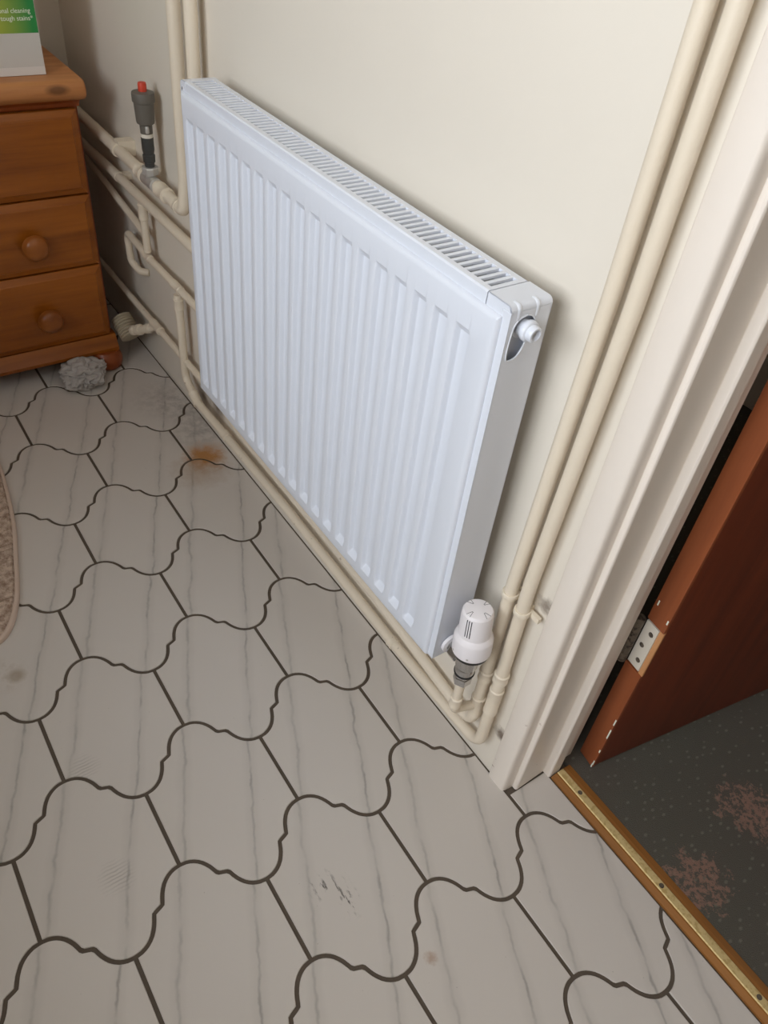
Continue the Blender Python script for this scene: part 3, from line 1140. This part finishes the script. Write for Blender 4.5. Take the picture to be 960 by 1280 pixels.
pR = thing('heating_pipe', (0.111, PY, 0.06), 'cream painted vertical pipe nearest the door frame, turning left along the tile edge', 'pipe', 'cream painted heating pipes')
MB().tube([(0.1215, PY, 2.34), (0.1200, PY, 0.90), (0.1080, PY, 0.48), (0.1110, PY, 0.25), (0.1115, PY, 0.0670), (-0.1480, PY, 0.0600), (-0.57, -0.024, 0.0800), (-0.86, -0.027, 0.0800),
           (-1.0, -0.030, 0.0820), (-1.0680, -0.030, 0.1150), (-1.0690, -0.030, 0.2000), (-1.0740, -0.030, 0.3420)], RP, 0.034, 16).build('pipe_run', 'pipe_paint', pR, smooth=True)
ring(pR, (-0.1480, PY, 0.0592), (1, 0, 0), 0.0122, 0.014)
ring(pR, (0.1108, PY, 0.262), (0, 0, 1), 0.0124, 0.018)
ring(pR, (0.1112, PY, 0.200), (0, 0, 1), 0.0120, 0.060, 'elbow_socket')
ring(pR, (-0.8500, -0.0268, 0.0800), (1, 0, 0), 0.0120, 0.022)
ring(pR, (-1.0120, -0.030, 0.0870), (0.87, 0, -0.48), 0.0128, 0.036, 'elbow_socket')
ring(pR, (-1.0725, -0.030, 0.318), (0, 0, 1), 0.0120, 0.024, 'elbow_socket')

# clips fixing the pair to the wall
for (cx_, cz_, root, lab) in ((0.0800, 0.428, pL, 'a'), (0.1090, 0.418, pR, 'b')):
    cl = MB()
    cl.lathe([(0.0120, -0.005), (0.0126, -0.004), (0.0126, 0.004), (0.0120, 0.005)], (cx_, PY, cz_), (0, 0, 1), 20)
    cl.box(cx_ - 0.004, cx_ + 0.004, PY + 0.008, -0.0002, cz_ - 0.005, cz_ + 0.005)
    cl.box(cx_ + 0.006, cx_ + 0.0265, PY + 0.006, PY + 0.0125, cz_ - 0.0045, cz_ + 0.0045)
    cl.build('pipe_clip', 'clip_paint', root, smooth=True)

# ------------------------------------------------------------------ pipes on the left
pA = thing('heating_pipe', (-1.0, -0.04, 0.575), 'thick cream pipe carrying the air vent, elbowed up the wall behind the radiator end', 'pipe', 'cream painted heating pipes')
MB().tube([(-1.775, -0.040, 0.5850), (-0.9830, -0.036, 0.5740), (-0.9830, -0.030, 0.640), (-0.9800, -0.026, 2.34)], 0.0132, 0.016, 18).build('pipe_run', 'pipe_paint', pA, smooth=True)
ring(pA, (-1.0850, -0.0375, 0.5755), (1, 0, 0), 0.0172, 0.040, 'tee_socket')
ring(pA, (-1.2020, -0.0385, 0.5772), (1, 0, 0), 0.0172, 0.030, 'tee_socket')
ring(pA, (-1.0160, -0.0365, 0.5745), (1, 0, 0), 0.0145, 0.016)
cl = MB()
cl.lathe([(0.0150, -0.007), (0.0155, -0.005), (0.0155, 0.005), (0.0150, 0.007)], (-1.350, -0.0395, 0.579), (1, 0, 0), 20)
cl.box(-1.364, -1.336, -0.040, -0.0002, 0.566, 0.600)
cl.build('pipe_clip', 'clip_paint', pA, smooth=True)
pV = thing('heating_pipe', (-0.92, -0.028, 0.50), 'cream pipe rising up the wall behind the radiator, second from the corner', 'pipe', 'cream painted heating pipes')
MB().tube([(-0.9120, -0.029, 0.5140), (-0.9100, -0.026, 2.34)], 0.0122, 0.02, 18).build('pipe_run', 'pipe_paint', pV, smooth=True)
ring(pV, (-0.9120, -0.028, 0.548), (0, 0, 1), 0.0145, 0.024, 'socket')

pB = thing('heating_pipe', (-1.245, -0.03, 0.36), 'cream horizontal pipe just below the air vent pipe, with a short dropper', 'pipe', 'cream painted heating pipes')
MB().tube([(-1.775, -0.030, 0.4960), (-1.40, -0.030, 0.5010), (-0.840, -0.030, 0.5020)], 0.0112, 0.02, 16).build('pipe_run', 'pipe_paint', pB, smooth=True)
MB().tube([(-1.2500, -0.030, 0.500), (-1.2460, -0.030, 0.3720)], 0.0092, 0.02, 16).build('dropper', 'pipe_paint', pB, smooth=True)
ring(pB, (-1.2490, -0.030, 0.470), (0, 0, 1), 0.0116, 0.034, 'tee_socket')
cl = MB()
cl.lathe([(0.0122, -0.006), (0.0128, -0.004), (0.0128, 0.004), (0.0122, 0.006)], (-1.395, -0.030, 0.501), (1, 0, 0), 20)
cl.box(-1.405, -1.385, -0.030, -0.0002, 0.494, 0.508)
cl.build('pipe_clip', 'clip_paint', pB, smooth=True)

pC = thing('heating_pipe', (-1.5, -0.026, 0.42), 'cream pipe in shadow, ending at the short dropper beside the chest', 'pipe', 'cream painted heating pipes')
MB().tube([(-1.775, -0.024, 0.4620), (-1.50, -0.025, 0.4400), (-1.2600, -0.027, 0.4120)], 0.0085, 0.02, 14).build('pipe_run', 'pipe_paint', pC, smooth=True)

pE = thing('heating_pipe', (-1.2, -0.03, 0.30), 'cream pipe with a hooked end turning down into the wall', 'pipe', 'cream painted heating pipes')
MB().tube([(-1.335, 0.0, 0.2720), (-1.350, -0.018, 0.2720), (-1.3780, -0.030, 0.2900), (-1.3860, -0.030, 0.3680), (-1.2400, -0.030, 0.3580), (-0.835, -0.030, 0.3640)], 0.0092, 0.022, 14).build('pipe_run', 'pipe_paint', pE, smooth=True)
ring(pE, (-1.2460, -0.030, 0.3585), (1, 0, 0), 0.0104, 0.030, 'tee_socket')
ring(pE, (-1.0740, -0.030, 0.3605), (1, 0, 0), 0.0108, 0.040, 'tee_socket')

pG = thing('heating_pipe', (-1.4, -0.026, 0.15), 'cream low pipe above the tile edge, passing the ribbed waste hose', 'pipe', 'cream painted heating pipes')
MB().tube([(-1.775, -0.026, 0.1640), (-1.085, -0.026, 0.1640), (-0.8750, -0.0265, 0.1640)], 0.0085, 0.02, 14).build('pipe_run', 'pipe_paint', pG, smooth=True)
ring(pG, (-1.2500, -0.026, 0.1640), (1, 0, 0), 0.0115, 0.050, 'coupling')

# white washer-style fitting on the low pipe and the ribbed hose
wroot2 = thing('waste_hose', (-1.36, -0.055, 0.10), 'ribbed beige waste hose end with a white fitting beside the chest foot', 'hose')
hx = Vector((0.72, 0.12, -0.58)).normalized()
hs = MB()
prof = [(0.0235, 0.0)]
for i in range(8):
    h0 = 0.002 + i * 0.0078
    prof += [(0.0265, h0), (0.0290, h0 + 0.002), (0.0290, h0 + 0.0048), (0.0265, h0 + 0.0068)]
prof += [(0.0160, 0.0660)]
hstart = Vector((-1.412, -0.068, 0.122))
hs.lathe(prof, hstart, hx, 28)
hs.build('ribbed_hose', 'corrugated_beige', wroot2, smooth=True)
MB().lathe([(0.0215, -0.0008), (0.0200, 0.0012)], hstart, hx, 24).build('mouth_shade_disc', 'void_shade', wroot2, smooth=True)  # dark disc painted for the shade inside the open hose end
ft = MB()
fo_ = Vector((-1.345, -0.062, 0.112))
fax = Vector((0.80, 0.40, 0.42)).normalized()
ft.lathe([(0.0120, 0.0), (0.0135, 0.002), (0.0135, 0.012), (0.0105, 0.014), (0.0105, 0.024), (0.0150, 0.025), (0.0150, 0.036), (0.0110, 0.038), (0.0110, 0.060), (0.0130, 0.061), (0.0130, 0.074), (0.0100, 0.076), (0.0090, 0.098)],
         fo_, fax, 20)
ft.build('fitting', 'clip_paint', wroot2, smooth=True)

# ------------------------------------------------------------------ automatic air vent
AX, AY = -1.150, -0.0385
av = thing('air_vent', (AX, AY, 0.585), 'dark grey automatic air vent with a red cap standing on the thick pipe', 'air vent')
zz0 = 0.5905
lath = lambda prof_, n_=24, **kw: MB().lathe(prof_, (AX, AY, 0), (0, 0, 1), n_, **kw)
MB().lathe([(0.0120, -0.030), (0.0152, -0.028), (0.0152, 0.028), (0.0120, 0.030)], (AX, AY, 0.5765), (1, 0, 0), 24).build('tee_body', 'nickel_dull', av, smooth=True)
lath([(0.0120, 0.5860), (0.0130, 0.592), (0.0178, 0.593), (0.0184, 0.596), (0.0184, 0.606), (0.0170, 0.609)], 8).build('hex_nut', 'nickel_dull', av, bevel=0.0008)
lath([(0.0105, 0.608), (0.0105, 0.618), (0.0128, 0.619), (0.0132, 0.633), (0.0110, 0.635), (0.0118, 0.638), (0.0130, 0.644), (0.0130, 0.6690)], 16).build('check_valve', 'vent_black', av, smooth=True)
lath([(0.0112, 0.6685), (0.0128, 0.6695), (0.0128, 0.6765), (0.0112, 0.6775)]).build('sealing_tape', 'ptfe_white', av, smooth=True)
lath([(0.0128, 0.6770), (0.0132, 0.694), (0.0180, 0.697), (0.0190, 0.701), (0.0208, 0.7370), (0.0228, 0.7385), (0.0232, 0.7410), (0.0232, 0.7530), (0.0222, 0.7560), (0.0100, 0.7580)], 28).build('float_chamber', 'vent_grey', av, smooth=True)
for s in (-1, 1):
    MB().lathe([(0.0035, -0.006), (0.0042, -0.004), (0.0042, 0.006), (0.0030, 0.008)], (AX + s * 0.0125, AY - 0.003, 0.686), (0, 0, 1), 10).build('lug', 'nickel_dull', av, smooth=True)
lath([(0.0078, 0.7570), (0.0088, 0.7580), (0.0088, 0.7710), (0.0078, 0.7740), (0.0030, 0.7750)], 12).build('red_cap', 'red_cap', av, smooth=True)

# ------------------------------------------------------------------ chest of drawers
CXF, CXB = -1.3900, -1.7550      # carcass front, back
CYR, CYL = -0.1060, -0.7250      # right side (near the wall), left side
CT = 0.7290
chest = thing('chest_of_drawers', ((CXF + CXB) / 2, (CYR + CYL) / 2, 0.0), 'orange pine chest of three drawers with round knobs and bun feet', 'chest of drawers')
ca_ = MB()
ca_.box(CXB, CXF, CYR - 0.018, CYR, 0.055, 0.690)
ca_.box(CXB, CXF, CYL, CYL + 0.018, 0.055, 0.690)
ca_.box(CXB, CXB + 0.010, CYL + 0.018, CYR - 0.018, 0.055, 0.690)
for z in (0.0600, 0.2930, 0.4700, 0.6600):
    ca_.box(CXB + 0.01, CXF - 0.002, CYL + 0.018, CYR - 0.018, z, z + 0.016)
ca_.build('carcass', 'pine_red', chest)
tp = MB()
prof = [(CXB - 0.008, CT - 0.042), (CXF + 0.026, CT - 0.042), (CXF + 0.036, CT - 0.036), (CXF + 0.041, CT - 0.024), (CXF + 0.038, CT - 0.010), (CXF + 0.030, CT - 0.002), (CXF + 0.020, CT), (CXB - 0.008, CT)]
# prism along y: poly gives (x, z)
tp.prism(prof, 1, CYL - 0.018, CYR + 0.016)
tp.build('top', 'pine_top', chest, smooth=True, bevel=0.006, segs=3)
MB().prism([(CXF - 0.02, CT - 0.0605), (CXF + 0.006, CT - 0.0605), (CXF + 0.010, CT - 0.052), (CXF + 0.020, CT - 0.0425), (CXF - 0.02, CT - 0.0425)], 1, CYL - 0.004, CYR + 0.004).build('cornice', 'pine_red', chest)
# plinth moulding and feet
MB().prism([(CXF - 0.02, 0.052), (CXF + 0.026, 0.052), (CXF + 0.028, 0.062), (CXF + 0.020, 0.074), (CXF + 0.016, 0.082), (CXF + 0.010, 0.094), (CXF - 0.02, 0.094)], 1, CYL - 0.006, CYR + 0.008).build('plinth', 'pine_y', chest, smooth=True)
for (fx, fy) in ((CXF + 0.008, CYR - 0.025), (CXF + 0.008, CYL + 0.035), (CXB + 0.04, CYR - 0.022), (CXB + 0.04, CYL + 0.03)):
    MB().lathe([(0.030, 0.0005), (0.038, 0.006), (0.0425, 0.018), (0.0425, 0.032), (0.038, 0.044), (0.032, 0.052)], (fx, fy, 0), (0, 0, 1), 24).build('bun_foot', 'pine_red', chest, smooth=True)
# drawer fronts: raised board with a bevelled margin
for (z0, z1, knob) in ((0.4790, 0.6650, False), (0.3010, 0.4745, True), (0.0980, 0.2965, True)):
    y0, y1 = CYL + 0.006, CYR - 0.006
    b = 0.014
    d = MB()
    xa, xb_, xc = CXF - 0.001, CXF + 0.012, CXF + 0.020
    def loop(x, k):
        return [(x, y0 + k, z0 + k), (x, y1 - k, z0 + k), (x, y1 - k, z1 - k), (x, y0 + k, z1 - k)]
    vs = loop(xa, 0) + loop(xb_, 0) + loop(xc - 0.002, b) + loop(xc, b + 0.0015)
    fs = [(3, 2, 1, 0)]
    for r in range(3):
        fs += [(r * 4 + i, r * 4 + (i + 1) % 4, r * 4 + 4 + (i + 1) % 4, r * 4 + 4 + i) for i in range(4)]
    fs.append((12, 13, 14, 15))
    d.add(vs, fs)
    dr = d.build('drawer', 'pine_y', chest, bevel=0.0015)
    zk = {True: (z0 + z1) / 2, False: 0}[knob]
    if knob:
        zk = 0.3780 if z0 > 0.3 else 0.1850
        for yk in (-0.2640, -0.5670):
            kb = MB()
            kb.lathe([(0.0190, 0.0), (0.0150, 0.002), (0.0130, 0.006), (0.0150, 0.010), (0.0260, 0.014), (0.0310, 0.021), (0.0300, 0.030), (0.0220, 0.0385), (0.0080, 0.0420)], (xc, yk, zk), (1, 0, 0), 28)
            kb.build('knob', 'pine_knob', dr, smooth=True)

# ------------------------------------------------------------------ carton on the chest
BXF, BYR = -1.4050, -0.1560
box = thing('carton', (BXF, BYR, CT + 0.0002), 'white and green printed carton standing on the pine chest', 'box')
BY0, BZ = BYR - 0.235, CT + 0.0002
MB().box(BXF - 0.095, BXF, BY0, BYR, BZ, BZ + 0.36).build('carton_body', 'box_card', box, bevel=0.001)
gp = MB().box(BXF - 0.0005, BXF + 0.0006, BY0 + 0.001, BYR - 0.0015, BZ + 0.0800, BZ + 0.350).build('green_print', 'carton_print', box, origin=(BXF, BYR, BZ))
MB().box(BXF - 0.0005, BXF + 0.0008, BY0 + 0.001, BYR - 0.0005, BZ + 0.001, BZ + 0.0165).build('base_flap', 'card_white', box)


def text(body, size, x, y_right, z, mat, parent, name='lettering'):
    cu = bpy.data.curves.new(name, 'FONT')
    cu.body = body
    cu.size = size
    cu.align_x = 'RIGHT'
    cu.extrude = 0.0002
    ob = bpy.data.objects.new(name, cu)
    COL.objects.link(ob)
    dg = bpy.context.evaluated_depsgraph_get()
    me = bpy.data.meshes.new_from_object(ob.evaluated_get(dg))
    bpy.data.objects.remove(ob)
    # text x -> world y, text y -> world z
    for v in me.vertices:
        v.co = Vector((x + v.co.z, y_right + v.co.x, z + v.co.y))
    me.materials.clear()
    me.materials.append(MATS[mat])
    o2 = bpy.data.objects.new(name, me)
    COL.objects.link(o2)
    put(o2, parent)
    return o2


text('professional cleaning', 0.0122, BXF + 0.0009, BYR - 0.0110, BZ + 0.1165, 'box_print_white', gp)
text('tough stains*', 0.0122, BXF + 0.0009, BYR - 0.0080, BZ + 0.1030, 'box_print_white', gp)

# ------------------------------------------------------------------ crumpled cloth
bm = bmesh.new()
bmesh.ops.create_icosphere(bm, subdivisions=6, radius=1.0)
cc = Vector((-1.3300, -0.2130, 0.030))
for v in bm.verts:
    n_ = v.co.normalized()
    w1 = noise.noise_vector(n_ * 1.7 + Vector((3.1, 0.4, 7.7)))
    q = Vector((n_.x * 1.5, n_.y * 1.1, n_.z * 1.3)) + w1 * 0.75
    b1 = min(1.0, abs(noise.noise(q * 1.55 + Vector((4.2, 1.3, 0.7)))) * 2.6)
    b2 = min(1.0, abs(noise.noise(q * 3.1 + Vector((9, 2, 4)))) * 2.2)
    r = 0.66 + 0.26 * b1 ** 0.5 + 0.10 * b2 ** 0.6 + 0.20 * noise.noise(n_ * 1.3 + Vector((1, 5, 2)))
    pz = n_.z * r * 0.036
    sx = 0.056 + (0.012 if n_.z < 0 else 0)
    v.co = Vector((n_.x * r * sx, n_.y * r * 0.066, max(pz, -0.0292)))
# loose corner of the cloth trailing towards the chest
me = bpy.data.meshes.new('crumpled_cloth')
bm.to_mesh(me)
bm.free()
for pl_ in me.polygons:
    pl_.use_smooth = True
me.materials.append(MATS['cloth_grey'])
clo = bpy.data.objects.new('crumpled_cloth', me)
COL.objects.link(clo)
clo.location = cc
tag(clo, 'crumpled grey cloth on the tiles by the chest foot', 'cloth')

# ------------------------------------------------------------------ bath mat
mat = thing('bath_mat', (-0.80, -0.90, 0.0), 'beige pile mat with a bound rounded edge at the left of the tiles', 'mat')
edge = [(-1.25, -0.500), (-1.18, -0.496), (-1.0727, -0.498), (-1.0036, -0.5035), (-0.86, -0.524), (-0.7422, -0.552), (-0.66, -0.573), (-0.6150, -0.590), (-0.5760, -0.611), (-0.5523, -0.6376), (-0.5480, -0.68),
        (-0.560, -0.80), (-0.62, -1.02), (-0.72, -1.09), (-1.15, -1.06), (-1.27, -0.98), (-1.29, -0.60)]
edge = catmull(edge + [edge[0]], 4)[:-1]
inn = inset(edge, 0.0075)
vs, fs = [], []
n = len(edge)
rings = [(edge, 0.0006), (edge, 0.010), (inset(edge, 0.002), 0.0130), (inset(edge, 0.005), 0.0140), (inn, 0.0130)]
for lp, z in rings:
    vs += [(x, y, z) for x, y in lp]
for r in range(len(rings) - 1):
    fs += [(r * n + i, r * n + (i + 1) % n, (r + 1) * n + (i + 1) % n, (r + 1) * n + i) for i in range(n)]
fs.append(tuple(range(n))[::-1])
mm = MB()
mm.add(vs, fs)
mm.build('bound_edge', 'mat_edge', mat, smooth=True)
mm = MB()
mm.add([(x, y, 0.0120) for x, y in inn] + [(x, y, 0.0175) for x, y in inset(inn, 0.003)], [tuple(range(n, 2 * n))] + [(i, (i + 1) % n, n + (i + 1) % n, n + i) for i in range(n)])
mm.build('pile', 'mat_pile', mat, smooth=True)
